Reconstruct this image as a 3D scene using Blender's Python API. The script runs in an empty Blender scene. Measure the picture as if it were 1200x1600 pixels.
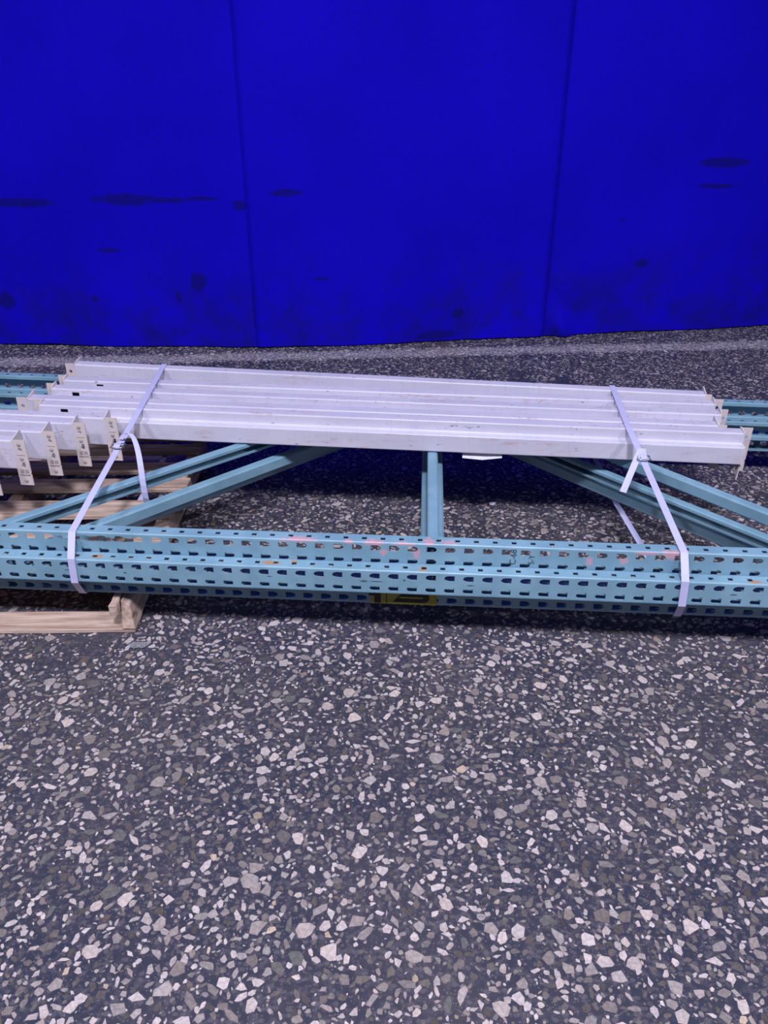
import bpy, bmesh, math, random
from mathutils import Vector, Matrix, noise

# ------------------------------------------------------------------ camera
SC = bpy.context.scene
COL = SC.collection
CAM_H = 1.454
cam_d = bpy.data.cameras.new('camera')
cam_d.sensor_fit = 'HORIZONTAL'
cam_d.sensor_width = 36.0
cam_d.lens = 36.0 * 1240.0 / 1200.0
cam_d.clip_start = 0.05
cam = bpy.data.objects.new('camera', cam_d)
cam.location = (0, 0, CAM_H)
cam.rotation_euler = (math.radians(90 - 29.2), 0, 0)
COL.objects.link(cam)
SC.camera = cam

# ------------------------------------------------------------------ world, lamps, exposure
W = bpy.data.worlds.new('world')
SC.world = W
W.use_nodes = True
bg = W.node_tree.nodes['Background']
bg.inputs[0].default_value = (0.62, 0.64, 1.0, 1)
bg.inputs[1].default_value = 0.022

def lamp(name, loc, size, power, col=(0.885, 0.87, 1.0)):
    d = bpy.data.lights.new(name, 'AREA')
    d.shape = 'DISK'
    d.size = size
    d.energy = power
    d.color = col
    o = bpy.data.objects.new(name, d)
    o.location = loc
    COL.objects.link(o)
    return o
# one row of ceiling high-bay lamps in the aisle, parallel to the curtain
for i, (x, y, p) in enumerate([(0.1, -1.5, 330), (-3.6, -1.5, 170), (3.6, -1.5, 170), (-7.2, -1.5, 90), (7.2, -1.5, 90)]):
    lamp('high_bay_lamp', (x, y, 5.6), 0.7, p)

SC.view_settings.view_transform = 'Standard'
SC.view_settings.look = 'None'
SC.view_settings.exposure = 0.38
SC.view_settings.gamma = 1.0
SC.view_settings.use_curve_mapping = False

# ------------------------------------------------------------------ helpers
def srgb(r, g, b):
    f = lambda c: (c / 255 / 12.92) if c / 255 <= 0.04045 else ((c / 255 + 0.055) / 1.055) ** 2.4
    return (f(r), f(g), f(b), 1.0)

def tag(o, label=None, cat=None, group=None, kind=None):
    if label: o['label'] = label
    if cat: o['category'] = cat
    if group: o['group'] = group
    if kind: o['kind'] = kind
    return o

def empty(name, loc=(0, 0, 0), rot=(0, 0, 0)):
    o = bpy.data.objects.new(name, None)
    o.empty_display_size = 0.05
    o.location = loc
    o.rotation_euler = rot
    COL.objects.link(o)
    return o

def mesh_obj(name, verts, faces, mat=None, parent=None, smooth=False):
    me = bpy.data.meshes.new(name)
    me.from_pydata([tuple(v) for v in verts], [], faces)
    me.update()
    if smooth:
        me.polygons.foreach_set('use_smooth', [True] * len(me.polygons))
    o = bpy.data.objects.new(name, me)
    if mat: me.materials.append(mat)
    COL.objects.link(o)
    if parent: o.parent = parent
    return o

def bm_obj(name, bm, mat=None, parent=None, smooth=False):
    me = bpy.data.meshes.new(name)
    bm.to_mesh(me); bm.free()
    if smooth:
        me.polygons.foreach_set('use_smooth', [True] * len(me.polygons))
    o = bpy.data.objects.new(name, me)
    if mat: me.materials.append(mat)
    COL.objects.link(o)
    if parent: o.parent = parent
    return o

def solidify(o, t, offset=-1):
    m = o.modifiers.new('thickness', 'SOLIDIFY')
    m.thickness = t; m.offset = offset
    return m

def bevel(o, w, seg=2):
    m = o.modifiers.new('bevel', 'BEVEL')
    m.width = w; m.segments = seg; m.limit_method = 'ANGLE'
    return m

def tube(bm, pts, r, n=8, closed=False):
    rings = []
    N = len(pts)
    up = Vector((0.13, 0.21, 0.97)).normalized()
    for i, p in enumerate(pts):
        p = Vector(p)
        a = Vector(pts[(i - 1) % N] if (closed or i > 0) else pts[i])
        b = Vector(pts[(i + 1) % N] if (closed or i < N - 1) else pts[i])
        t = (b - a).normalized()
        s = t.cross(up)
        if s.length < 1e-4: s = t.cross(Vector((1, 0, 0)))
        s.normalize(); q = s.cross(t)
        rings.append([bm.verts.new(p + r * (math.cos(k * 2 * math.pi / n) * s + math.sin(k * 2 * math.pi / n) * q)) for k in range(n)])
    for i in range(N if closed else N - 1):
        A, B = rings[i], rings[(i + 1) % N]
        for k in range(n):
            bm.faces.new((A[k], A[(k + 1) % n], B[(k + 1) % n], B[k]))
    if not closed:
        bm.faces.new(rings[0][::-1]); bm.faces.new(rings[-1])

def ribbon(name, pts, widths, width, thick, mat, parent):
    """flat band through pts; widths = the width direction at each point"""
    V, Fc = [], []
    for p, w in zip(pts, widths):
        w = Vector(w).normalized() * width * 0.5
        V += [Vector(p) - w, Vector(p) + w]
    for i in range(len(pts) - 1):
        Fc.append((2 * i, 2 * i + 1, 2 * i + 3, 2 * i + 2))
    o = mesh_obj(name, V, Fc, mat, parent)
    solidify(o, thick, 0)
    return o

# ------------------------------------------------------------------ node helpers
class NT:
    def __init__(self, name, rough=0.5, metal=0.0, spec=0.5):
        m = bpy.data.materials.new(name)
        m.use_nodes = True
        self.m = m; self.t = m.node_tree; self.N = self.t.nodes; self.L = self.t.links
        self.b = self.N['Principled BSDF']
        self.b.inputs['Roughness'].default_value = rough
        self.b.inputs['Metallic'].default_value = metal
        self.b.inputs['Specular IOR Level'].default_value = spec
        self.tc = self.N.new('ShaderNodeTexCoord')
        self.obj = self.tc.outputs['Object']
    def put(self, sock, v):
        if isinstance(v, (int, float)): sock.default_value = v
        elif isinstance(v, (tuple, list)): sock.default_value = v
        else: self.L.new(v, sock)
    def math(self, op, a, b=0.0, clamp=False):
        n = self.N.new('ShaderNodeMath'); n.operation = op; n.use_clamp = clamp
        self.put(n.inputs[0], a); self.put(n.inputs[1], b)
        return n.outputs[0]
    def mapping(self, scale=(1, 1, 1), loc=(0, 0, 0), vec=None):
        n = self.N.new('ShaderNodeMapping')
        self.L.new(vec or self.obj, n.inputs[0])
        n.inputs['Scale'].default_value = scale; n.inputs['Location'].default_value = loc
        return n.outputs[0]
    def noise(self, scale, detail=3, rough=0.55, vec=None, col=False):
        n = self.N.new('ShaderNodeTexNoise')
        self.L.new(vec or self.obj, n.inputs['Vector'])
        n.inputs['Scale'].default_value = scale; n.inputs['Detail'].default_value = detail
        n.inputs['Roughness'].default_value = rough
        return n.outputs['Color' if col else 'Fac']
    def voronoi(self, scale, vec=None, out='Color', feat='F1'):
        n = self.N.new('ShaderNodeTexVoronoi'); n.feature = feat
        self.L.new(vec or self.obj, n.inputs['Vector'])
        n.inputs['Scale'].default_value = scale
        return n.outputs[out]
    def ramp(self, fac, lo, hi):
        n = self.N.new('ShaderNodeMapRange'); n.interpolation_type = 'SMOOTHSTEP'
        self.put(n.inputs[0], fac)
        n.inputs[1].default_value = lo; n.inputs[2].default_value = hi
        return n.outputs[0]
    def mix(self, fac, a, b):
        n = self.N.new('ShaderNodeMix'); n.data_type = 'RGBA'
        self.put(n.inputs[0], fac); self.put(n.inputs[6], a); self.put(n.inputs[7], b)
        return n.outputs[2]
    def mult(self, a, b, fac=1.0):
        n = self.N.new('ShaderNodeMix'); n.data_type = 'RGBA'; n.blend_type = 'MULTIPLY'
        self.put(n.inputs[0], fac); self.put(n.inputs[6], a); self.put(n.inputs[7], b)
        return n.outputs[2]
    def sep(self, vec=None):
        n = self.N.new('ShaderNodeSeparateXYZ'); self.L.new(vec or self.obj, n.inputs[0])
        return n.outputs
    def spots(self, items, jag=0.35, nscale=60, soft=0.35):
        """union of soft-edged stains: (centre, radii)"""
        nz = self.math('MULTIPLY', self.math('SUBTRACT', self.noise(nscale, 4, 0.6), 0.5), jag * 2)
        out = None
        for c, r in items:
            s = self.N.new('ShaderNodeVectorMath'); s.operation = 'SUBTRACT'
            self.L.new(self.obj, s.inputs[0]); s.inputs[1].default_value = c
            d = self.N.new('ShaderNodeVectorMath'); d.operation = 'DIVIDE'
            self.L.new(s.outputs[0], d.inputs[0]); d.inputs[1].default_value = r
            l = self.N.new('ShaderNodeVectorMath'); l.operation = 'LENGTH'
            self.L.new(d.outputs[0], l.inputs[0])
            v = self.math('ADD', l.outputs['Value'], nz)
            k = self.ramp(v, 1.0 + soft * 0.3, 1.0 - soft)
            n = self.N.new('ShaderNodeMapRange')
            out = k if out is None else self.math('MAXIMUM', out, k)
        return out
    def bump(self, h, strength=0.3, dist=0.002):
        n = self.N.new('ShaderNodeBump')
        n.inputs['Strength'].default_value = strength; n.inputs['Distance'].default_value = dist
        self.put(n.inputs['Height'], h)
        self.L.new(n.outputs[0], self.b.inputs['Normal'])
    def base(self, c): self.put(self.b.inputs['Base Color'], c); return self.m
    def rough(self, r): self.put(self.b.inputs['Roughness'], r)

# ------------------------------------------------------------------ materials
def mat_floor():
    k = NT('polished_concrete', 0.5, 0, 0.25)
    big = k.noise(1.7, 4, 0.6)
    c = k.mix(k.ramp(big, 0.35, 0.7), srgb(50, 52, 69), srgb(65, 63, 75))
    fine = k.noise(55, 5, 0.65)
    c = k.mix(k.ramp(fine, 0.45, 0.75), c, srgb(90, 85, 94))
    # minute grit and half-buried stones between the exposed ones
    v = k.voronoi(210, None, 'Distance'); vc = k.voronoi(210, None, 'Color')
    sel = k.math('MULTIPLY', k.ramp(v, 0.40, 0.3), k.ramp(k.sep(vc)[0], 0.70, 0.80))
    c = k.mix(k.math('MULTIPLY', sel, 0.45), c, srgb(128, 120, 126))
    v2 = k.voronoi(75, k.mapping((1, 1.3, 1)), 'Distance'); vc2 = k.sep(k.voronoi(75, k.mapping((1, 1.3, 1)), 'Color'))
    sel2 = k.math('MULTIPLY', k.ramp(v2, 0.48, 0.36), k.ramp(vc2[1], 0.45, 0.75))
    c = k.mix(k.math('MULTIPLY', sel2, 0.55), c, srgb(98, 93, 100))
    # worn, dusty line along the foot of the curtain
    X, Y, Z = k.sep()
    yy = k.math('SUBTRACT', Y, k.math('MULTIPLY', X, 0.075))
    yy = k.math('ADD', yy, k.math('MULTIPLY', k.math('SUBTRACT', k.noise(3.0, 2), 0.5), 0.08))
    d = k.math('ABSOLUTE', k.math('SUBTRACT', yy, 4.50))
    band = k.math('MULTIPLY', k.ramp(d, 0.10, 0.03), k.ramp(k.noise(60, 5, 0.75), 0.36, 0.64))
    c = k.mix(k.math('MULTIPLY', band, 0.8), c, srgb(206, 196, 202))
    k.rough(k.math('ADD', k.math('MULTIPLY', big, 0.2), 0.45))
    k.bump(k.noise(120, 3), 0.12, 0.001)
    return k.base(c)

def mat_stone():
    k = NT('stone_chip', 0.5, 0, 0.25)
    a = k.N.new('ShaderNodeAttribute'); a.attribute_name = 'tint'
    n = k.noise(160, 4, 0.65)
    c = k.mult(a.outputs['Color'], k.mix(k.ramp(n, 0.3, 0.7), (0.72, 0.72, 0.74, 1), (1.12, 1.1, 1.1, 1)))
    return k.base(c)

def mat_curtain(name, stains, seed):
    k = NT(name, 0.85, 0, 0.12)
    v = k.mapping((1, 1, 1), (seed * 3.1, 0, seed))
    c = k.mix(k.ramp(k.noise(1.3, 3, 0.5, v), 0.3, 0.7), srgb(15, 1, 200), srgb(20, 2, 216))
    # grey dust and scuffs along the hem, deepened to paint in light fading downward
    Z = k.sep()[2]
    hem = k.math('MULTIPLY', k.ramp(Z, 0.75, 0.0), k.ramp(k.noise(4.0, 5, 0.65, v), 0.36, 0.66))
    c = k.mix(k.math('MULTIPLY', hem, 0.7), c, srgb(20, 15, 116))
    gr = k.noise(190, 2, 0.7)
    c = k.mult(c, k.mix(k.ramp(gr, 0.3, 0.7), (0.80, 0.80, 0.80, 1), (1.12, 1.12, 1.12, 1)))
    if stains:
        c = k.mix(k.math('MULTIPLY', k.spots(stains, 0.5, 18, 0.4), 0.75), c, srgb(14, 10, 112))
    w = k.noise(420, 2, 0.5, k.mapping((1, 1, 0.6)))
    k.bump(w, 0.25, 0.002)
    return k.base(c)

def mat_blue(name='blue_paint', extra=None, dull=0.0):
    k = NT(name, 0.42, 0, 0.5)
    c = k.mix(k.ramp(k.noise(9, 4, 0.6), 0.3, 0.72), srgb(115, 153, 174), srgb(131, 169, 190))
    # scuffs to pale primer and small dark chips
    sc = k.ramp(k.noise(24, 6, 0.72, k.mapping((0.35, 1, 1))), 0.69, 0.76)
    c = k.mix(k.math('MULTIPLY', sc, 0.5), c, srgb(176, 190, 200))
    ch = k.ramp(k.noise(70, 5, 0.7, k.mapping((0.6, 1, 1), (3, 1, 2))), 0.715, 0.74)
    c = k.mix(k.math('MULTIPLY', ch, 0.8), c, srgb(78, 74, 80))
    if extra:
        for items, col, amt, jag in extra:
            c = k.mix(k.math('MULTIPLY', k.spots(items, jag, 85, 0.5), amt), c, col)
    k.rough(k.math('ADD', k.math('MULTIPLY', k.noise(14, 3), 0.3), 0.28))
    return k.base(c)

def mat_white(name='white_paint', seed=0.0, wear=0.0):
    k = NT(name, 0.4, 0, 0.5)
    o = (seed * 7.3, seed * 1.7, seed)
    c = k.mix(k.ramp(k.noise(5, 4, 0.6, k.mapping((0.5, 1, 1), o)), 0.3, 0.7), srgb(199, 197, 217), srgb(212, 209, 227))
    # faint vertical grime streaks
    st = k.ramp(k.noise(60, 3, 0.6, k.mapping((1.6, 0.1, 0.12), o)), 0.5, 0.8)
    c = k.mix(k.math('MULTIPLY', st, 0.25), c, srgb(176, 168, 184))
    # rubbed rust along the length
    ru = k.math('MULTIPLY', k.ramp(k.noise(7, 5, 0.7, k.mapping((0.35, 3, 3), o)), 0.50, 0.64),
                k.ramp(k.noise(90, 4, 0.7, k.mapping((0.35, 1.2, 1.2), o)), 0.45, 0.66))
    c = k.mix(k.math('MULTIPLY', ru, 0.5), c, srgb(182, 126, 104))
    # chipped paint to dark steel
    ch = k.ramp(k.noise(58, 5, 0.72, k.mapping((0.5, 1.3, 1.3), (o[0] + 2, o[1], o[2]))), 0.645 - wear, 0.675 - wear)
    c = k.mix(k.math('MULTIPLY', ch, 0.9), c, srgb(96, 76, 78))
    k.rough(k.math('ADD', k.math('MULTIPLY', k.noise(18, 3), 0.22), 0.20))
    return k.base(c)

def mat_conn():
    k = NT('worn_cream_paint', 0.5, 0, 0.4)
    c = k.mix(k.ramp(k.noise(26, 4, 0.6), 0.35, 0.7), srgb(206, 198, 208), srgb(218, 204, 192))
    ru = k.ramp(k.noise(48, 5, 0.7), 0.60, 0.72)
    c = k.mix(k.math('MULTIPLY', ru, 0.65), c, srgb(158, 116, 98))
    ch = k.ramp(k.noise(95, 4, 0.7, k.mapping((1, 1, 1), (4, 2, 1))), 0.66, 0.70)
    c = k.mix(k.math('MULTIPLY', ch, 0.85), c, srgb(92, 66, 60))
    return k.base(c)

def mat_simple(name, col, rough=0.5, metal=0.0, spec=0.5):
    k = NT(name, rough, metal, spec)
    n = k.noise(40, 4, 0.6)
    return k.base(k.mult(col, k.mix(k.ramp(n, 0.3, 0.7), (0.82, 0.82, 0.82, 1), (1.0, 1.0, 1.0, 1))))

def mat_wood(name, seed):
    k = NT(name, 0.8, 0, 0.2)
    o = (seed * 3.7, seed * 9.1, seed * 1.3)
    g = k.noise(30, 5, 0.65, k.mapping((0.12, 1.6, 1.6), o))
    c = k.mix(k.ramp(g, 0.3, 0.72), srgb(152, 128, 116), srgb(212, 190, 176))
    d = k.ramp(k.noise(4, 4, 0.6, k.mapping((1, 1, 1), o)), 0.48, 0.72)
    c = k.mix(k.math('MULTIPLY', d, 0.55), c, srgb(122, 104, 98))
    kn = k.ramp(k.noise(9, 2, 0.5, k.mapping((0.8, 2, 2), o)), 0.72, 0.78)
    c = k.mix(k.math('MULTIPLY', kn, 0.7), c, srgb(74, 52, 46))
    k.bump(g, 0.5, 0.003)
    return k.base(c)

def mat_wood_y(name, seed):
    m = mat_wood(name, seed)
    for n in m.node_tree.nodes:
        if n.type == 'MAPPING':
            s = n.inputs['Scale'].default_value
            n.inputs['Scale'].default_value = (s[1], s[0], s[2])
    return m

M_STONE = mat_stone()
M_FLOOR = mat_floor()
M_BLUE = mat_blue()
M_WHITE = [mat_white('white_paint', i * 1.0, 0.0) for i in range(6)]
M_WHITE_WORN = mat_white('white_paint_worn', 9.0, 0.012)
M_CONN = mat_conn()
M_RIVET = mat_simple('rivet_paint', srgb(176, 162, 168), 0.35)
M_STEEL = mat_simple('zinc_wire', srgb(200, 200, 212), 0.28, 1.0)
M_INK = mat_simple('black_ink', srgb(48, 62, 78), 0.6)
M_YEL = mat_simple('yellow_paint', srgb(160, 156, 50), 0.5)
M_BLK = mat_simple('black_print', srgb(16, 16, 22), 0.6)
M_PAPER = mat_simple('white_paper', srgb(226, 226, 236), 0.75)

k = NT('woven_strap', 0.42, 0, 0.5)
k.bump(k.noise(300, 2, 0.5), 0.15, 0.0006)
M_STRAP = k.base(k.mix(k.noise(30, 3), srgb(184, 184, 226), srgb(204, 204, 240)))

# ================================================================== SETTING
# ---- floor slab
fl = mesh_obj('floor', [(-7, -3, 0), (7, -3, 0), (7, 7.5, 0), (-7, 7.5, 0), (-7, -3, -0.1), (7, -3, -0.1), (7, 7.5, -0.1), (-7, 7.5, -0.1)],
              [(0, 1, 2, 3), (7, 6, 5, 4), (0, 4, 5, 1), (1, 5, 6, 2), (2, 6, 7, 3), (3, 7, 4, 0)], M_FLOOR)
tag(fl, 'dark slate polished concrete floor with exposed pale stone chips', None, None, 'structure')

# ---- hall wall far behind the drape
wl = mesh_obj('wall_back', [(-7, 7.3, 0), (7, 7.3, 0), (7, 7.3, 6.5), (-7, 7.3, 6.5), (-7, 7.5, 0), (7, 7.5, 0), (7, 7.5, 6.5), (-7, 7.5, 6.5)],
              [(0, 1, 2, 3), (7, 6, 5, 4), (3, 2, 6, 7), (0, 3, 7, 4), (1, 5, 6, 2), (0, 4, 5, 1)], mat_simple('grey_block_wall', srgb(150, 150, 156), 0.9))
tag(wl, 'plain grey hall wall behind the blue curtain', None, None, 'structure')

# ---- exposed aggregate: angular stone chips ground flush with the slab
rnd = random.Random(11)
def chip_shape(r):
    n = rnd.choice((4, 5, 5, 6, 6, 7))
    el = rnd.uniform(0.38, 0.92)
    a0 = rnd.uniform(0, math.tau); ca, sa = math.cos(a0), math.sin(a0)
    P = []
    for i in range(n):
        a = math.tau * (i + rnd.uniform(-0.34, 0.34)) / n
        q = rnd.uniform(0.66, 1.15)
        x, y = q * math.cos(a), q * el * math.sin(a)
        P.append((r * (x * ca - y * sa), r * (x * sa + y * ca)))
    return P
def chip_tint(r, tan=True):
    t = rnd.random()
    if t < 0.42: v = rnd.uniform(0.36, 0.56)
    elif t < 0.76: v = rnd.uniform(0.17, 0.34)
    else: v = rnd.uniform(0.075, 0.16)
    w = rnd.random()
    if tan and w < 0.018: return (v, v * 0.80, v * 0.62)
    if w < 0.12: return (v, v * 0.86, v * 0.82)
    j = rnd.uniform(-0.02, 0.02)
    return (v * (1.02 + j), v * 0.90, v * (0.885 - j))
cell = 0.022
grid = {}
chips = []
def try_chip(x, y, r):
    gx, gy = int(x // cell), int(y // cell)
    for i in (-1, 0, 1, 2, -2):
        for j in (-1, 0, 1, 2, -2):
            for (a, b, c2) in grid.get((gx + i, gy + j), ()):
                if (a - x) ** 2 + (b - y) ** 2 < (0.66 * (r + c2)) ** 2: return
    grid.setdefault((gx, gy), []).append((x, y, r))
    chips.append((x, y, r))
YMIN, YMAX = 0.45, 5.1
def area_loop(n, rlo, rhi, thr):
    for _ in range(n):
        # uniform over the trapezoid of floor around the picture
        y = rnd.uniform(YMIN, YMAX)
        hw = 0.62 + 0.46 * y
        x = rnd.uniform(-2.97, 2.97)
        if abs(x) > hw: continue
        f = noise.noise(Vector((x * 3.1, y * 3.1, 0.3))) + 0.6 * noise.noise(Vector((x * 9, y * 9, 5.0)))
        if f < thr + rnd.uniform(-0.35, 0.35): continue
        try_chip(x, y, rnd.uniform(rlo, rhi))
area_loop(9000, 0.0125, 0.0200, -0.50)
area_loop(46000, 0.0088, 0.0125, -0.58)
area_loop(90000, 0.0055, 0.0088, -0.66)
area_loop(80000, 0.0030, 0.0055, -0.60)

def chip_geo(P, h):
    n = len(P)
    V = [(x, y, h) for x, y in P] + [(x * 1.06, y * 1.06, -0.0004) for x, y in P]
    Fc = [tuple(range(n))] + [(i, i + n, (i + 1) % n + n, (i + 1) % n) for i in range(n)]
    # outline runs counter-clockwise, so the side quads face outward
    return V, Fc
def visible(x, y): return abs(x) < 0.40 * y + 0.28 and y > 0.80 and y < 1.74
order = sorted(range(len(chips)), key=lambda i: -(chips[i][2] / math.hypot(chips[i][1], CAM_H) if visible(chips[i][0], chips[i][1]) else 0))
big = set(order[:290])
def add_tint(me, cols):
    at = me.attributes.new('tint', 'FLOAT_COLOR', 'FACE')
    flat = []
    for c in cols: flat += [c[0], c[1], c[2], 1.0]
    at.data.foreach_set('color', flat)
templates = []
for q in range(58):                                # 58 outlines shared by the 290 nearest stones
    P = chip_shape(1.0); V, Fc = chip_geo([(x * 0.0125, y * 0.0125) for x, y in P], 0.0005)
    me = bpy.data.meshes.new('stone'); me.from_pydata(V, [], Fc); me.update()
    t = chip_tint(0.0125, q == 7); t = tuple(max(c, 0.13) for c in t)
    add_tint(me, [t] * len(Fc)); me.materials.append(M_STONE); templates.append(me)
for q, i in enumerate(order[:290]):
    x, y, r = chips[i]
    o = bpy.data.objects.new('stone', templates[q % 58])
    o.location = (x, y, 0.0002 + 0.0003 * rnd.random()); o.rotation_euler = (0, 0, rnd.uniform(0, 6.28))
    o.scale = (r / 0.0125, r / 0.0125, 1)
    COL.objects.link(o); o.parent = fl
V, Fc, T = [], [], []
for i, (x, y, r) in enumerate(chips):
    if i in big: continue
    P = chip_shape(r); v, f = chip_geo(P, rnd.uniform(0.0003, 0.0008))
    b0 = len(V)
    V += [(x + a, y + b, c) for a, b, c in v]; Fc += [tuple(j + b0 for j in g) for g in f]
    t = chip_tint(r)
    d = abs(y - 0.075 * x - 4.50)
    if d < 0.09:                                   # whitened by the dusty line along the curtain
        t = tuple(min(0.72, c + 0.20) for c in t)
    T += [t] * len(f)
ag = mesh_obj('aggregate', V, Fc, M_STONE, fl)
add_tint(ag.data, T)
tag(ag, kind='stuff')

# ---- blue drape: three hanging cloth panels
def path_y(pts, x):
    for (a, b), (c, d) in zip(pts, pts[1:]):
        if x <= c: return b + (d - b) * (x - a) / (c - a)
    return pts[-1][1]
CP = [(-6.5, 4.80), (-2.31, 4.655), (-1.53, 4.615), (-0.76, 4.595), (0.08, 4.68), (0.99, 4.835), (1.73, 4.92), (2.47, 5.045), (6.5, 5.6)]
def curtain(x0, x1, off, seed, mat, label, flare=None, edge=0.0):
    nx, nz = max(30, int((x1 - x0) / 0.035)), 60
    Vv, Ff = [], []
    H = 3.6
    for j in range(nz + 1):
        z = 0.006 + H * (j / nz) ** 1.6
        for i in range(nx + 1):
            x = x0 + (x1 - x0) * i / nx
            low = max(0.0, 1 - z / 1.5)
            w = 0.022 * noise.noise(Vector((x * 1.5 + 5, z * 0.22, 1))) \
                + 0.007 * noise.noise(Vector((x * 5.0, z * 0.5, 8))) * (0.4 + low)
            y = path_y(CP, x) + off + w
            if flare:
                fx, amp, wd = flare
                g = math.exp(-((x - fx) / wd) ** 2) * max(0, 1 - z / 0.55)
                y -= amp * g * (0.6 + 0.4 * math.sin((x - fx) * 30 + z * 24))
            # selvedge curls back a little
            if edge:
                dx = min(x - x0, x1 - x)
                if dx < 0.05: y += edge * (1 - dx / 0.05) ** 2
            zz = z + (0.010 * noise.noise(Vector((x * 2.2, seed, 2))) if j == 0 else 0)
            Vv.append((x, y, max(0.002, zz)))
    for j in range(nz):
        for i in range(nx):
            a = j * (nx + 1) + i
            Ff.append((a, a + 1, a + nx + 2, a + nx + 1))
    o = mesh_obj('curtain', Vv, Ff, mat, None, True)
    solidify(o, 0.003, 0)
    return tag(o, label, 'curtain', 'blue drape panels behind the racking')
S = lambda x, z, rx, rz: ((x, path_y(CP, x), z), (rx, 0.6, rz))
curtain(-5.5, -0.735, 0.012, 1, mat_curtain('blue_cloth_stained', [S(-2.0, .808, .22, .028), S(-1.42, .828, .20, .034), S(-1.20, .825, .16, .016),
        S(-1.0, .834, .11, .012), S(-.79, .80, .04, .035), S(-1.065, .386, .055, .062), S(-1.68, .284, .022, .022), S(-2.21, .269, .06, .06),
        S(-1.55, .56, .07, .014), S(-1.19, .29, .015, .04)], 1),
        'blue cloth curtain panel left of the first seam, with long dark smears')
curtain(-0.75, 0.985, -0.006, 2, mat_curtain('blue_cloth_middle', [S(-.533, .864, .10, .022), S(-.355, .40, .05, .010), S(.44, .17, .05, .03), S(.32, .045, .16, .03)], 2),
        'blue cloth curtain panel hanging between the two seams', None, 0.005)
curtain(0.955, 5.5, 0.014, 3, mat_curtain('blue_cloth_right', [S(1.957, .98, .17, .030), S(1.95, .855, .13, .018), S(1.556, .425, .05, .03), S(1.40, .68, .02, .008)], 3),
        'blue cloth curtain panel right of the second seam, creased at its foot', (1.09, 0.065, 0.07))

# ================================================================== PALLET
pal = empty('wooden_pallet', (-0.715, 1.862, 0), (0, 0, math.radians(0.8)))
tag(pal, 'weathered wooden pallet on the floor under the left end of the rack frames', 'pallet')
prnd = random.Random(5)
def plank(name, x0, x1, y0, y1, z0, z1, mat, rough=0.002, chew=None, nseg=10, along='x'):
    bm = bmesh.new()
    L = []
    for i in range(nseg + 1):
        t = i / nseg
        ring = []
        for (a, b) in ((0, 0), (1, 0), (1, 1), (0, 1)):
            j = lambda: prnd.uniform(-rough, rough)
            if along == 'x':
                p = Vector((x0 + (x1 - x0) * t, (y0, y1)[a] + j(), (z0, z1)[b] + (j() if b else 0) * 0.5))
            else:
                p = Vector(((x1, x0)[a] + j(), y0 + (y1 - y0) * t, (z0, z1)[b] + j() * 0.4))
            if chew: p = chew(p, t, a, b)
            ring.append(bm.verts.new(p))
        L.append(ring)
    for A, B in zip(L, L[1:]):
        for q in range(4):
            bm.faces.new((A[q], A[(q + 1) % 4], B[(q + 1) % 4], B[q]))
    bm.faces.new(L[0]); bm.faces.new(L[-1][::-1])
    bmesh.ops.recalc_face_normals(bm, faces=bm.faces[:])
    o = bm_obj(name, bm, mat, pal)
    bevel(o, 0.0025, 1)
    return o
W_X = [mat_wood('weathered_pine_%d' % i, i + 1) for i in range(3)]
W_Y = [mat_wood_y('weathered_stringer_%d' % i, i + 7) for i in range(3)]
def chew_end(p, t, a, b):                           # splintered top corner of the stringer's near end
    if t < 0.08 and b == 1: p = p + Vector((0.004 if a else -0.010, 0.022, -0.020 if a == 0 else -0.006))
    return p
for q, x in enumerate((-0.055, -0.62, -1.19)):
    plank('stringer', x - 0.0, x + 0.040, 0.004, 1.215, 0.016, 0.110, W_Y[q], 0.0015, chew_end, 14, 'y')
sp = plank('splinter', -0.076, -0.0555, -0.004, 0.12, 0.074, 0.108, W_Y[1], 0.003, None, 5, 'y')
for q, (a, b) in enumerate(((0.09, 0.19), (0.205, 0.30), (0.318, 0.416), (0.488, 0.598), (0.682, 0.768), (0.828, 0.905), (1.0, 1.075), (1.13, 1.215))):
    plank('deck_board', -1.195, 0.002 + prnd.uniform(-0.012, 0.012), a, b, 0.112, 0.1295, W_X[q % 3], 0.0015)
for q, (a, b) in enumerate(((0.008, 0.098), (0.55, 0.64), (1.12, 1.21))):
    plank('bottom_board', -1.195, -0.018, a, b, 0.0005, 0.0155, W_X[(q + 1) % 3], 0.001)

# ================================================================== RACK UPRIGHT FRAMES
PSI = math.radians(-3.8)
TWIST = 0.0149                                       # the stack sags to the right at its rear columns
FD, FH, FC = 1.207, 0.0762, 0.041                    # frame depth, column face, column side
PITCH = 0.0508
U0, U1 = -3.2, 1.85
FRAME_O = Vector((0.0, 1.793))                       # middle frame, front plane at x = 0
def wz(u, v): return -TWIST * u * (v / FD)

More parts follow.
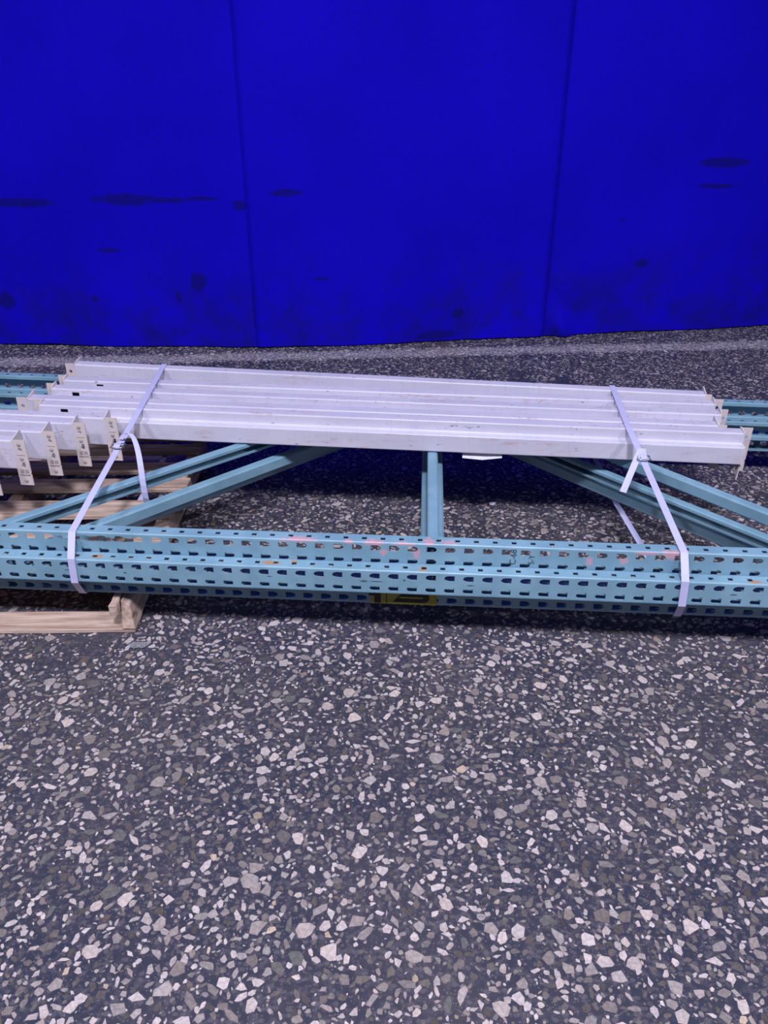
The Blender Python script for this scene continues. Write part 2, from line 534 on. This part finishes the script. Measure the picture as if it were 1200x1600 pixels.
def teardrop(d, L=0.0142, h=0.0086):
    P = [(-L, -h), (0.003, -h), (0.0105, -h * 0.70), (L, 0), (0.0105, h * 0.70), (0.003, h), (-L, h), (-L, 0)]
    if d < 0: P = [(-x, y) for x, y in P]; P = [P[2], P[1], P[0], P[7], P[6], P[5], P[4], P[3]]
    return P
def column(parent, mat, d, rear, u_off):
    """thin-walled C column; d = teardrop nose direction; rear columns open towards the viewer"""
    Vv, Ff = [], []
    def put(u, s, w):                                # s: depth from the face inwards
        v = FD - s if rear else s
        Vv.append((u, v, w + wz(u, v))); return len(Vv) - 1
    def face(*p): Ff.append(tuple(reversed(p)) if rear else p)
    n = int((U1 - U0) / PITCH)
    r = 0.005
    # toothed front face: two rows of teardrops
    us = u_off - d * 0.0185
    k0 = int((U0 - us) / PITCH); k1 = int((U1 - us) / PITCH)
    for row in (0, 1):
        w0, w1 = (r, FH / 2) if row == 0 else (FH / 2, FH - r)
        wc = 0.0185 if row == 0 else FH - 0.0185
        for q in range(k0, k1):
            uc = us + q * PITCH
            a, b = uc - PITCH / 2, uc + PITCH / 2
            O = [put(a, 0, w0), put(uc, 0, w0), put(b, 0, w0), put(b, 0, wc), put(b, 0, w1), put(uc, 0, w1), put(a, 0, w1), put(a, 0, wc)]
            I = [put(uc + x, 0, wc + y) for x, y in teardrop(d)]
            for e in range(8):
                f = (e + 1) % 8
                face(O[e], O[f], I[f], I[e])
    ua, ub = us + (k0 - .5) * PITCH, us + (k1 - .5) * PITCH
    def strip(p, q, cuts=40):
        prev = None
        for e in range(cuts + 1):
            u = ua + (ub - ua) * e / cuts
            cur = (put(u, *p), put(u, *q))
            if prev: face(prev[0], cur[0], cur[1], prev[1])
            prev = cur
    # rounded bends
    A = [(r - r * math.sin(t), FH - r + r * (1 - math.cos(t)) * 0 + r * math.sin(math.pi / 2 - t) * 0) for t in (0,)]
    arc = [(r - r * math.cos(t), FH - r + r * math.sin(t)) for t in (0, math.pi / 6, math.pi / 3, math.pi / 2)]
    for p, q in zip(arc, arc[1:]):
        strip(p, q)
        strip((q[0], FH - q[1]), (p[0], FH - p[1]))
    # sides with one row of square holes
    k0 = int((ua - u_off) / PITCH) + 1; k1 = int((ub - u_off) / PITCH) - 1
    h = 0.0066
    for top in (True, False):
        w = FH if top else 0.0
        for q in range(k0, k1):
            uc = u_off + q * PITCH
            a, b = uc - PITCH / 2, uc + PITCH / 2
            s0, s1, sc = r, FC - 0.002, 0.0205
            O = [put(a, s0, w), put(b, s0, w), put(b, s1, w), put(a, s1, w)]
            I = [put(uc - h, sc - h, w), put(uc + h, sc - h, w), put(uc + h, sc + h, w), put(uc - h, sc + h, w)]
            for e in range(4):
                f = (e + 1) % 4
                if top: face(O[e], O[f], I[f], I[e])
                else: face(I[e], I[f], O[f], O[e])
    strip((FC - 0.002, FH), (FC, FH - 0.002)); strip((FC, 0.002), (FC - 0.002, 0))
    # returned lips
    strip((FC, FH - 0.002), (FC, FH - 0.014)); strip((FC, 0.014), (FC, 0.002))
    o = mesh_obj('column', Vv, Ff, mat, parent)
    solidify(o, 0.0022, -1)
    return o
def brace(parent, name, a, b, side, mat, w0=0.018, w1=0.0555, dep=0.030):
    """C channel from a to b (frame plan coordinates); web on the given side"""
    a, b = Vector(a), Vector(b)
    t = (b - a).normalized(); nrm = Vector((t.y, -t.x)) * side
    prof = [(-dep * .5, w1 - 0.010), (-dep * .5, w1 - 0.002), (-dep * .5 + 0.003, w1), (dep * .5 - 0.004, w1), (dep * .5, w1 - 0.004), (dep * .5, w0 + 0.004), (dep * .5 - 0.004, w0), (-dep * .5 + 0.003, w0), (-dep * .5, w0 + 0.002), (-dep * .5, w0 + 0.010)]
    Vv, Ff = [], []
    N = 16
    for i in range(N + 1):
        c = a + (b - a) * i / N
        for (x, w) in prof:
            p = c + nrm * x
            Vv.append((p.x, p.y, w + wz(p.x, p.y)))
    m = len(prof)
    for i in range(N):
        for j in range(m - 1):
            q = (i * m + j, i * m + j + 1, (i + 1) * m + j + 1, (i + 1) * m + j)
            Ff.append(q if side < 0 else tuple(reversed(q)))
    o = mesh_obj(name, Vv, Ff, mat, parent)
    solidify(o, 0.0022, -1)
    return o
def plan(X, Y, setback):
    """world x,y -> plan coordinates of the frame set back by that much"""
    dx, dy = X - FRAME_O.x, Y - FRAME_O.y
    return (dx * math.cos(PSI) + dy * math.sin(PSI), -dx * math.sin(PSI) + dy * math.cos(PSI) - setback)
def upright_frame(setback, z, d, u_off, label, near_mat, braces):
    off = Vector((-math.sin(PSI), math.cos(PSI))) * setback
    f = empty('upright_frame', (FRAME_O.x + off.x, FRAME_O.y + off.y, z), (0, 0, PSI))
    tag(f, label, 'rack frame', 'stacked rack upright frames')
    column(f, near_mat, d, False, u_off)
    column(f, M_BLUE, d, True, u_off)
    for name, a, b, side in braces:
        brace(f, name, plan(*a, setback), plan(*b, setback), side, M_BLUE)
    return f
def line(p, q, y0, y1):
    """extend the line through p, q to the two depths"""
    s = (q[0] - p[0]) / (q[1] - p[1])
    return ((p[0] + s * (y0 - p[1]), y0), (p[0] + s * (y1 - p[1]), y1))
SB = 0.043
ZB, ZM, ZT = 0.130, 0.194, 0.257
# wear on the top column: pink marking paint, a brown rust patch (centres in frame coordinates)
pk = [((-.24, .0, .074), (.055, .02, .006)), ((-.03, .0, .073), (.03, .02, .009)), ((-.005, .0, .045), (.012, .02, .012)), ((.085, .0, .045), (.012, .02, .018)), ((.118, .015, .077), (.016, .02, .010)),
      ((.172, .012, .078), (.028, .012, .006)), ((.05, .0, .073), (.035, .012, .004)), ((.765, .0, .066), (.035, .02, .014)), ((.70, .0, .07), (.04, .02, .005)), ((.64, .0, .045), (.012, .02, .014)), ((-.10, .0, .073), (.02, .02, .005)), ((.55, .0, .04), (.010, .02, .016))]
rs = [((-.80, .0, .056), (.055, .02, .009)), ((-.73, .0, .055), (.05, .02, .007)), ((-.87, .0, .058), (.05, .02, .005))]
M_BLUE_TOP = mat_blue('blue_paint_marked', [(pk, srgb(222, 150, 162), 0.6, 1.1), (rs, srgb(84, 52, 44), 0.95, 0.45)])
ru = [((.105, .018, .0765), (.014, .016, .006)), ((-.31, .02, .0765), (.03, .012, .004)), ((-.25, .03, .0765), (.012, .008, .004)), ((-.80, .02, .0765), (.02, .01, .004)), ((.98, .012, .0765), (.02, .008, .004))]
ik = [((-.055, .0, .040), (.012, .02, .0035)), ((-.02, .0, .040), (.02, .02, .0022)), ((.055, .0, .047), (.004, .02, .004)), ((.235, .0, .038), (.012, .02, .0025)), ((-.315, .0, .044), (.010, .02, .002)), ((.93, .0, .04), (.012, .02, .0025)), ((-.885, .0, .04), (.010, .02, .002)), ((-.72, .0, .038), (.006, .02, .003))]
M_BLUE_MID = mat_blue('blue_paint_rusted', [(ru, srgb(176, 128, 78), 0.85, 0.7), (ik, srgb(44, 50, 66), 0.8, 0.5)])

yN, yR = 1.86, 2.99
bot = upright_frame(SB, ZB, 1, 0.004, 'lowest blue slotted rack frame, in shade under the other two frames', M_BLUE, [
    ('strut', (0.118, 1.85), (0.175, 2.99), -1),
    ('diagonal_brace', *line((0.5433, 2.7543), (1.0939, 2.1125), 1.79, 2.93), -1),
    ('diagonal_brace', *line((-0.957, 2.105), (-0.334, 2.70), 1.945, 2.98), 1)])
mid = upright_frame(0.0, ZM, -1, 0.006, 'middle blue slotted rack frame, its front column farthest forward', M_BLUE_MID, [
    ('strut', (0.150, 1.82), (0.212, 2.95), 1),
    ('diagonal_brace', *line((0.785, 2.42), (1.165, 1.975), 1.74, 2.92), 1),
    ('diagonal_brace', *line((-0.922, 2.033), (-0.322, 2.6034), 1.90, 2.96), 1)])
top = upright_frame(SB, ZT, 1, -0.007, 'topmost blue slotted rack frame, pink marks along its front column', M_BLUE_TOP, [
    ('strut', (0.136, 1.85), (0.192, 2.99), 1),
    ('diagonal_brace', *line((0.905, 2.343), (1.125, 2.068), 1.80, 2.95), -1),
    ('diagonal_brace', *line((-1.118, 1.958), (-0.503, 2.508), 1.945, 2.97), -1)])

# marker writing on the top column, reading upwards
def writing(text, u, w, size, parent, rot):
    cd = bpy.data.curves.new('ink', 'FONT'); cd.body = text; cd.size = size; cd.extrude = 0.00015
    o = bpy.data.objects.new('tmp', cd); COL.objects.link(o)
    dg = bpy.context.evaluated_depsgraph_get()
    me = bpy.data.meshes.new_from_object(o.evaluated_get(dg))
    bpy.data.objects.remove(o)
    Mx = Matrix.Translation((u, -0.0004, w)) @ Matrix.Rotation(math.radians(rot), 4, 'Y') @ Matrix.Rotation(math.radians(90), 4, 'X')
    me.transform(Mx)
    me.materials.append(M_INK)
    t = bpy.data.objects.new('handwriting', me); COL.objects.link(t); t.parent = parent
    return t
writing('C-68', 0.355, 0.020, 0.024, top, -90)
writing('5-Y', 0.404, 0.022, 0.022, top, -90)

# yellow and black plate on the lowest column
def box_bm(bm, x0, x1, y0, y1, z0, z1):
    v = [bm.verts.new(p) for p in ((x0, y0, z0), (x1, y0, z0), (x1, y1, z0), (x0, y1, z0), (x0, y0, z1), (x1, y0, z1), (x1, y1, z1), (x0, y1, z1))]
    for f in ((3, 2, 1, 0), (4, 5, 6, 7), (0, 1, 5, 4), (1, 2, 6, 5), (2, 3, 7, 6), (3, 0, 4, 7)): bm.faces.new([v[i] for i in f])
bm = bmesh.new(); box_bm(bm, -0.040, 0.146, -0.0012, -0.0002, 0.002, 0.070)
pl = bm_obj('tag_plate', bm, M_YEL, bot); pl['label'] = 'yellow and black tag'
bm = bmesh.new(); box_bm(bm, -0.030, -0.012, -0.0018, -0.0010, 0.004, 0.068); bm_obj('printed_bar', bm, M_BLK, pl)
bm = bmesh.new(); box_bm(bm, -0.046, -0.026, -0.0018, -0.0010, 0.028, 0.036); bm_obj('printed_bar', bm, M_BLK, pl)
bm = bmesh.new()
pts = []
for i in range(9):
    t = -math.pi / 2 + math.pi * i / 8
    pts.append((0.108 + 0.017 * math.cos(t), 0.026 + 0.017 * math.sin(t)))
pts += [(0.050, 0.043), (0.022, 0.009)]
fv = [bm.verts.new((x, -0.0018, z)) for x, z in pts]; bk = [bm.verts.new((x, -0.0010, z)) for x, z in pts]
bm.faces.new(fv)
for i in range(len(fv)): bm.faces.new((fv[i], bk[i], bk[(i + 1) % len(fv)], fv[(i + 1) % len(fv)]))
bm_obj('printed_slot', bm, M_BLK, pl)
bm = bmesh.new(); box_bm(bm, 0.040, 0.106, -0.0024, -0.0016, 0.023, 0.028); bm_obj('printed_line', bm, M_YEL, pl)
bm = bmesh.new(); box_bm(bm, 0.003, 0.0055, -0.0018, -0.0010, 0.004, 0.068); bm_obj('printed_bar', bm, M_BLK, pl)

# ================================================================== STEP BEAMS
BH, LZ, TW, LD = 0.100, 0.063, 0.046, 0.032          # height, ledge height, top width, ledge depth
def round_profile(P, r, seg=3):
    out = []
    n = len(P)
    for i in range(n):
        a, b, c = Vector(P[i - 1]), Vector(P[i]), Vector(P[(i + 1) % n])
        d1, d2 = (a - b).normalized(), (c - b).normalized()
        p0, p2 = b + d1 * r, b + d2 * r
        for k_ in range(seg + 1):
            t = k_ / seg
            out.append((1 - t) ** 2 * p0 + 2 * t * (1 - t) * b + t * t * p2)
    return out
def body_mesh(L, toward, slot, TW=TW, LD=LD):
    """toward: ledge faces the viewer. slot: (x0, x1, z0, z1) cut in the upper front face"""
    if toward: P = [(-LD, 0), (TW, 0), (TW, BH), (0, BH), (0, LZ), (-LD, LZ)]
    else: P = [(0, 0), (TW + LD, 0), (TW + LD, LZ), (TW, LZ), (TW, BH), (0, BH)]
    R = round_profile(P, 0.005)
    n = len(R)
    xs = [-L / 2 + L * i / 12 for i in range(13)]
    if slot: xs = sorted(set(xs + [slot[0], slot[1]]))
    V, Fc = [], []
    def put(x, p): V.append((x, p[0], p[1])); return len(V) - 1
    for i in range(n):
        a, b = R[i], R[(i + 1) % n]
        front = slot and abs(a.x) < 1e-5 and abs(b.x) < 1e-5 and abs(a.y - b.y) > 0.02
        for x0, x1 in zip(xs, xs[1:]):
            if front and x0 >= slot[0] - 1e-6 and x1 <= slot[1] + 1e-6:
                zl, zh = slot[2], slot[3]
                hi, lo = (a, b) if a.y > b.y else (b, a)
                q = [Vector((0, zh)), Vector((0, zl))]
                for u, v in ((hi, q[0]), (q[1], lo)):
                    Fc.append((put(x0, u), put(x0, v), put(x1, v), put(x1, u)))
            else:
                f = (put(x0, a), put(x1, a), put(x1, b), put(x0, b))
                Fc.append(f)
    me = bpy.data.meshes.new('body'); me.from_pydata(V, [], Fc)
    bm = bmesh.new(); bm.from_mesh(me)
    bmesh.ops.remove_doubles(bm, verts=bm.verts[:], dist=1e-5)
    bmesh.ops.recalc_face_normals(bm, faces=bm.faces[:])
    bm.to_mesh(me); bm.free()
    for p in me.polygons:                              # only the rolled corners shade smoothly
        n = p.normal
        p.use_smooth = max(abs(n.y), abs(n.z)) < 0.995
    return me
def plate(name, outline, holes, axis, pos, t, mat, parent):
    """flat plate with holes; axis 'x': plate lies in y,z at x = pos; axis 'y': lies in x,z at y = pos"""
    bm = bmesh.new()
    def loop(P):
        vs = [bm.verts.new((a, b, 0)) for a, b in P]
        return [bm.edges.new((vs[i], vs[(i + 1) % len(vs)])) for i in range(len(vs))]
    E = loop(outline)
    for h in holes: E += loop(h)
    bmesh.ops.triangle_fill(bm, edges=E, use_beauty=True, use_dissolve=False)
    g = bmesh.ops.extrude_face_region(bm, geom=bm.faces[:])
    bmesh.ops.translate(bm, verts=[e for e in g['geom'] if isinstance(e, bmesh.types.BMVert)], vec=(0, 0, t))
    bmesh.ops.recalc_face_normals(bm, faces=bm.faces[:])
    for v in bm.verts:
        a, b, c = v.co
        v.co = (pos + c, a, b) if axis == 'x' else (a, pos + c, b)
    return bm_obj(name, bm, mat, parent)
def circle(cx, cy, r, n=10): return [(cx + r * math.cos(math.tau * i / n), cy + r * math.sin(math.tau * i / n)) for i in range(n)]
RIV = None
def rivet_mesh():
    global RIV
    if RIV is None:
        bm = bmesh.new()
        rings = []
        for y, r in ((0, 0.0065), (-0.0018, 0.0060), (-0.0030, 0.0035)):
            rings.append([bm.verts.new((r * math.cos(math.tau * i / 10), y, r * math.sin(math.tau * i / 10))) for i in range(10)])
        for A, B in zip(rings, rings[1:]):
            for i in range(10): bm.faces.new((A[i], A[(i + 1) % 10], B[(i + 1) % 10], B[i]))
        bm.faces.new(rings[-1])
        bmesh.ops.recalc_face_normals(bm, faces=bm.faces[:])
        RIV = bpy.data.meshes.new('rivet'); bm.to_mesh(RIV); bm.free(); RIV.materials.append(M_RIVET)
    return RIV
def connector(parent, L, end, toward, wide, peak, tip, detail, TW=TW, LD=LD, zb=-0.056):
    """angle plate riveted to the beam's end: one leg across the end, one leg running outward"""
    s = end                                           # -1 left, +1 right
    x = s * L / 2
    y0, y1 = (-LD, TW) if toward else (0.0, TW + LD)
    if toward:
        # the leg across the end, with its lower corner bent to a point
        out = [(y0, 0.0), (y0 + 0.004, -0.006), (y1 - 0.012, -0.012)] if not tip else [(y0, -0.002), (y0 + 0.006, -0.006), (y0 + 0.012, -0.060), (y0 + 0.040, -0.020)]
        out += [(y1, zb), (y1, BH + peak), (y1 - 0.02, BH + peak), (0.0, BH + 0.001), (0.0, LZ), (y0, LZ)]
        yl = y1 - 0.004
    else:
        out = [(y0, zb), (y0 + 0.014, zb + 0.004), (y1 - 0.004, 0.0), (y1, 0.02), (y1, BH + peak), (y1 - 0.012, BH + peak), (y0, BH + 0.001)]
        yl = y0
    c = plate('connector', out, [], 'x', x if s > 0 else x - 0.004, 0.004, M_CONN, parent)
    c['label'] = 'worn cream end connector'
    xa, xb = (x + 0.004, x + wide) if s > 0 else (x - wide, x - 0.004)
    xm = (xa + xb) / 2
    zt = BH + (0.002 if not toward else 0.003)
    step = 0.003 * s
    o2 = [(xa, zb), (xb, zb), (xb, zb + 0.036), (xb - 0.003, zb + 0.040), (xb, zb + 0.044), (xb, zt), (xa, zt)]
    holes = [circle(xm, zt - 0.032, 0.0068)]
    if detail: holes += [[(xm - 0.006, zb + 0.066), (xm + 0.002, zb + 0.060), (xm + 0.008, zb + 0.072), (xm + 0.006, zb + 0.084), (xm - 0.002, zb + 0.081)]]
    f = plate('flange', o2, holes, 'y', yl, 0.004, M_CONN, c)
    if detail:
        for zz in (zt - 0.015, zb + 0.016, zb + 0.094):
            o = bpy.data.objects.new('rivet', rivet_mesh()); COL.objects.link(o); o.parent = c; o.location = (xm - 0.001, yl, zz)
        bm = bmesh.new(); box_bm(bm, xm - 0.016, xm + 0.016, yl - 0.0018, yl + 0.001, zb + 0.036, zb + 0.0395); bm_obj('lock_clip', bm, M_RIVET, c)
        bm = bmesh.new(); box_bm(bm, xm - 0.013, xm - 0.002, yl - 0.0012, yl + 0.001, zb + 0.044, zb + 0.056); box_bm(bm, xm + 0.002, xm + 0.013, yl - 0.0012, yl + 0.001, zb + 0.044, zb + 0.056); bm_obj('stamped_tab', bm, M_RIVET, c)
        bm = bmesh.new(); box_bm(bm, xm - 0.014, xm + 0.012, yl - 0.0010, yl + 0.001, zb + 0.106, zb + 0.108); bm_obj('stamped_line', bm, M_RIVET, c)
    return c
BZ = 0.3185
def step_beam(xc, y, L, yaw, slope, toward, label, group, mat, slot=None, wide=(0.040, 0.040), detail=(False, False), peak=0.012, tip=False, z=BZ, tw=TW, ld=LD, hang=-0.056):
    b = empty('rack_crossbar', (xc, y, z), (0, math.radians(slope), math.radians(yaw)))
    tag(b, label, 'crossbar', group)
    me = body_mesh(L, toward, slot, tw, ld); me.materials.append(mat)
    o = bpy.data.objects.new('body', me); COL.objects.link(o); o.parent = b
    connector(b, L, -1, toward, wide[0], peak, False, detail[0], tw, ld, hang)
    connector(b, L, 1, toward, wide[1], peak, tip, detail[1], tw, ld, hang)
    return b
g1 = 'white rack crossbars lying across the frames'
LB = 2.395
def slot_at(dx, L=LB): return (-L / 2 + dx, -L / 2 + dx + 0.026, LZ + 0.010, LZ + 0.025)
step_beam(-0.020, 2.859, LB, -6.3, 0.66, False, 'white steel rack crossbar at the back of the pack, nearest the curtain', g1, M_WHITE[0], None, (0.040, 0.022), z=BZ + 0.012, ld=0.016, hang=-0.025)
step_beam(-0.012, 2.755, LB, -4.4, 0.60, True, 'white steel rack crossbar second from the back of the strapped pack', g1, M_WHITE[1], slot_at(0.125), (0.040, 0.042))
step_beam(-0.025, 2.662, LB, -4.6, 0.60, True, 'white steel rack crossbar in the middle of the strapped pack, slot by its left end', g1, M_WHITE[2], slot_at(0.075), (0.040, 0.036))
step_beam(-0.072, 2.563, LB, -4.5, 0.60, False, 'white steel rack crossbar just behind the front one, sticking out farthest left of the pack', g1, M_WHITE[3], None, (0.044, 0.03), ld=0.015)
step_beam(-0.010, 2.500, LB, -4.6, 0.60, True, 'white steel rack crossbar at the front of the strapped pack, full ledge showing', g1, M_WHITE[4], slot_at(0.075), (0.040, 0.042), (False, False), 0.006, True)
g2 = 'white rack crossbars running out of the picture on the left'
LG = 2.42
ends = [(-0.9446, 2.482), (-1.037, 2.437), (-1.110, 2.366), (-1.180, 2.297), (-1.252, 2.226)]
names = ['white steel rack crossbar with riveted end plate behind the left strap buckle',
         'scratched white steel rack crossbar with rust at its end, second from the left strap buckle',
         'white steel rack crossbar third from the left strap buckle, end plate hanging over the pallet',
         'white steel rack crossbar fourth from the left strap buckle, end plate in full view',
         'white steel rack crossbar nearest the viewer at the left edge, only its end plate showing']
for i, ((ex, ey), nm) in enumerate(zip(ends, names)):
    yaw = (-4.8, -4.8, -4.7, -4.6, -4.6)[i]
    a = math.radians(yaw)
    step_beam(ex - LG / 2 * math.cos(a), ey - LG / 2 * math.sin(a), LG, yaw, 0.60, False, nm, g2,
              M_WHITE_WORN if i == 1 else M_WHITE[(i + 2) % 6], None, (0.044, 0.044), (False, True), 0.012, False, BZ + 0.0095 + LG / 2 * math.sin(math.radians(0.6)), 0.042, (0.008, 0.006, 0.018, 0.018, 0.018)[i])

# ================================================================== STRAPS
SW = 0.0205
def strap(label, rear, edge, col, midc, midb, botp, under, tail, buckle_t, seed):
    """rear, edge: on the beam tops; col, midc, midb, botp: over the columns; under: back below the frames"""
    s = empty('strap', botp)
    tag(s, label, 'strap', 'woven white straps round the bundle')
    base = Vector(botp)
    R = lambda p: Vector(p) - base
    wx = (1, -0.066, 0)
    pts = [Vector(under[-1]), Vector(rear), Vector(edge), Vector(col),
           Vector(midc), Vector(midb), Vector(botp)] + [Vector(p) for p in under]
    ribbon('band', [R(p) for p in pts], [wx] * len(pts), SW, 0.0011, M_STRAP, s)
    # wire buckle in the free span between beam edge and column
    e, c = Vector(edge), Vector(col)
    ctr = e + (c - e) * buckle_t + Vector((0, 0, 0.003))
    dirv = (c - e).normalized(); side = Vector(wx).normalized(); nrm = side.cross(dirv).normalized()
    if nrm.z < 0: nrm = -nrm
    bm = bmesh.new()
    for q in (-1, 1):
        loop = []
        for i in range(20):
            t = math.tau * i / 20
            ax = 0.0200 * math.copysign(abs(math.cos(t)) ** 0.5, math.cos(t)); az = 0.0090 * math.copysign(abs(math.sin(t)) ** 0.6, math.sin(t))
            p = ctr + dirv * (q * 0.009 + az * 0.9) + side * ax + nrm * (0.004 + az * 0.35)
            loop.append(R(p))
        tube(bm, loop, 0.0024, 6, True)
    for sx in (-0.019, 0.019):
        tube(bm, [R(ctr + dirv * -0.010 + side * sx + nrm * 0.004), R(ctr + dirv * 0.010 + side * sx + nrm * 0.004)], 0.0019, 6)
    bo = bm_obj('buckle', bm, M_STEEL, s, True); bo['label'] = 'shiny wire strap buckle'
    # the fold of strap through the buckle
    f0 = ctr + dirv * -0.014 + nrm * 0.004
    ribbon('fold', [R(ctr + dirv * -0.02 + nrm * 0.002), R(ctr + dirv * -0.008 + nrm * 0.0085), R(ctr + dirv * 0.004 + nrm * 0.009), R(ctr + dirv * 0.018 + nrm * 0.003)],
           [side] * 4, SW * 0.95, 0.0011, M_STRAP, s)
    # loose tail
    T, Wd = tail(ctr, dirv, side, nrm)
    ribbon('tail', [R(p) for p in T], Wd, SW, 0.0010, M_STRAP, s)
    return s, ctr, dirv, side, nrm
def bez(P, n=14):
    out = []
    for i in range(n + 1):
        t = i / n; Q = [Vector(p) for p in P]
        while len(Q) > 1: Q = [a + (b - a) * t for a, b in zip(Q, Q[1:])]
        out.append(Q[0])
    return out
def tail_l(c, d, s, n):
    P = bez([c - d * 0.035 + n * 0.006, c - d * 0.055 + s * 0.030 + n * 0.055, c - d * 0.01 + s * 0.085 + n * 0.045, Vector((-0.752, 2.175, 0.345)), Vector((-0.760, 2.237, 0.236))], 18)
    return P, [Vector((1, -0.5, 0.15)).lerp(Vector((1, -0.15, -0.1)), i / 18) for i in range(19)]
def tail_r(c, d, s, n):
    P = bez([c + d * 0.004 + n * 0.009, c - d * 0.045 + n * 0.016, c - d * 0.050 + n * 0.05 + s * 0.012, Vector((0.775, 2.22, 0.376)), Vector((0.731, 2.15, 0.322))], 18)
    return P, [Vector((1, -0.05, 0)).lerp(Vector((1, -0.15, -0.25)), i / 18) for i in range(19)]
zt = BZ + BH
strap('white woven strap at the left, its tail looping over by the buckle', (-0.862, 3.000, 0.4422), (-0.842, 2.566, zt + 0.0120), (-0.864, 1.8915, 0.3352), (-0.864, 1.8485, 0.2722), (-0.868, 1.8480, 0.193), (-0.872, 1.892, 0.1275),
      [(-0.872, 1.945, 0.106), (-0.872, 3.116, 0.106), (-0.866, 3.116, 0.345)], tail_l, 0.37, 1)
strap('white woven strap at the right, its straight tail hanging down left', (0.850, 2.812, 0.4226), (0.812, 2.434, zt - 0.0052), (0.795, 1.7815, 0.3352), (0.795, 1.7375, 0.2722), (0.800, 1.7370, 0.193), (0.813, 1.781, 0.1275),
      [(0.818, 1.86, 0.1265), (0.8234, 2.15, 0.1235), (0.8164, 2.45, 0.120), (0.84, 2.999, 0.110), (0.85, 2.999, 0.325)], tail_r, 0.30, 2)

# ================================================================== SMALL THINGS
# sheet of paper caught under the front beam
def scrap(name, pts, z, label, group=None, bend=0.0, thick=0.0006, loc=None):
    c = Vector((sum(p[0] for p in pts) / len(pts), sum(p[1] for p in pts) / len(pts)))
    V = [(p[0] - c.x, p[1] - c.y, bend * ((i * 7) % 3)) for i, p in enumerate(pts)] + [(0, 0, bend * 1.2)]
    n = len(pts)
    o = mesh_obj(name, V, [(i, (i + 1) % n, n) for i in range(n)], M_PAPER)
    o.location = (c.x, c.y, z)
    solidify(o, thick, 1)
    return tag(o, label, 'paper', group)
ps = mesh_obj('paper_sheet', [(-.068, -.012, -.014), (.0, -.016, -.017), (.066, -.012, -.009), (.064, .05, 0), (0, .05, 0), (-.066, .05, 0)], [(0, 1, 4, 5), (1, 2, 3, 4)], M_PAPER)
ps.location = (0.335, 2.452, 0.3120); ps.rotation_euler = (0, 0, math.radians(-4.6)); solidify(ps, 0.0006, -1)
tag(ps, 'white paper sheet sticking out under the front white crossbar', 'paper')
scrap('paper_scrap', [(0.405, 2.655), (0.418, 2.65), (0.43, 2.668), (0.415, 2.678), (0.402, 2.67)], 0.0008, 'small white scrap on the floor right of the centre strut', None, 0.002)
scrap('paper_scrap', [(1.078, 2.522), (1.090, 2.522), (1.088, 2.538), (1.075, 2.536)], 0.0008, 'tiny white scrap on the floor between the right hand braces', None, 0.002)
# crumpled clear plastic by the pallet foot
k = NT('clear_film', 0.08, 0, 0.6)
k.b.inputs['Transmission Weight'].default_value = 0.86
k.b.inputs['IOR'].default_value = 1.18
M_FILM = k.base((0.92, 0.93, 1.0, 1))
V, Fc = [], []
n = 9
frn = random.Random(3)
for j in range(n):
    for i in range(n):
        x, y = (i / (n - 1) - .5) * 0.055 + frn.uniform(-.003, .003), (j / (n - 1) - .5) * 0.026 + frn.uniform(-.003, .003)
        V.append((x + y * 0.5, y, max(0.0012, 0.003 + 0.007 * abs(noise.noise(Vector((x * 60, y * 60, 1)))) + frn.uniform(0, .003))))
for j in range(n - 1):
    for i in range(n - 1):
        a = j * n + i; Fc.append((a, a + 1, a + n + 1, a + n))
o = mesh_obj('plastic_film', V, Fc, M_FILM)
o.location = (-0.708, 1.806, 0)
solidify(o, 0.0003, 1)
tag(o, 'crumpled clear plastic film on the floor by the pallet corner', 'plastic')
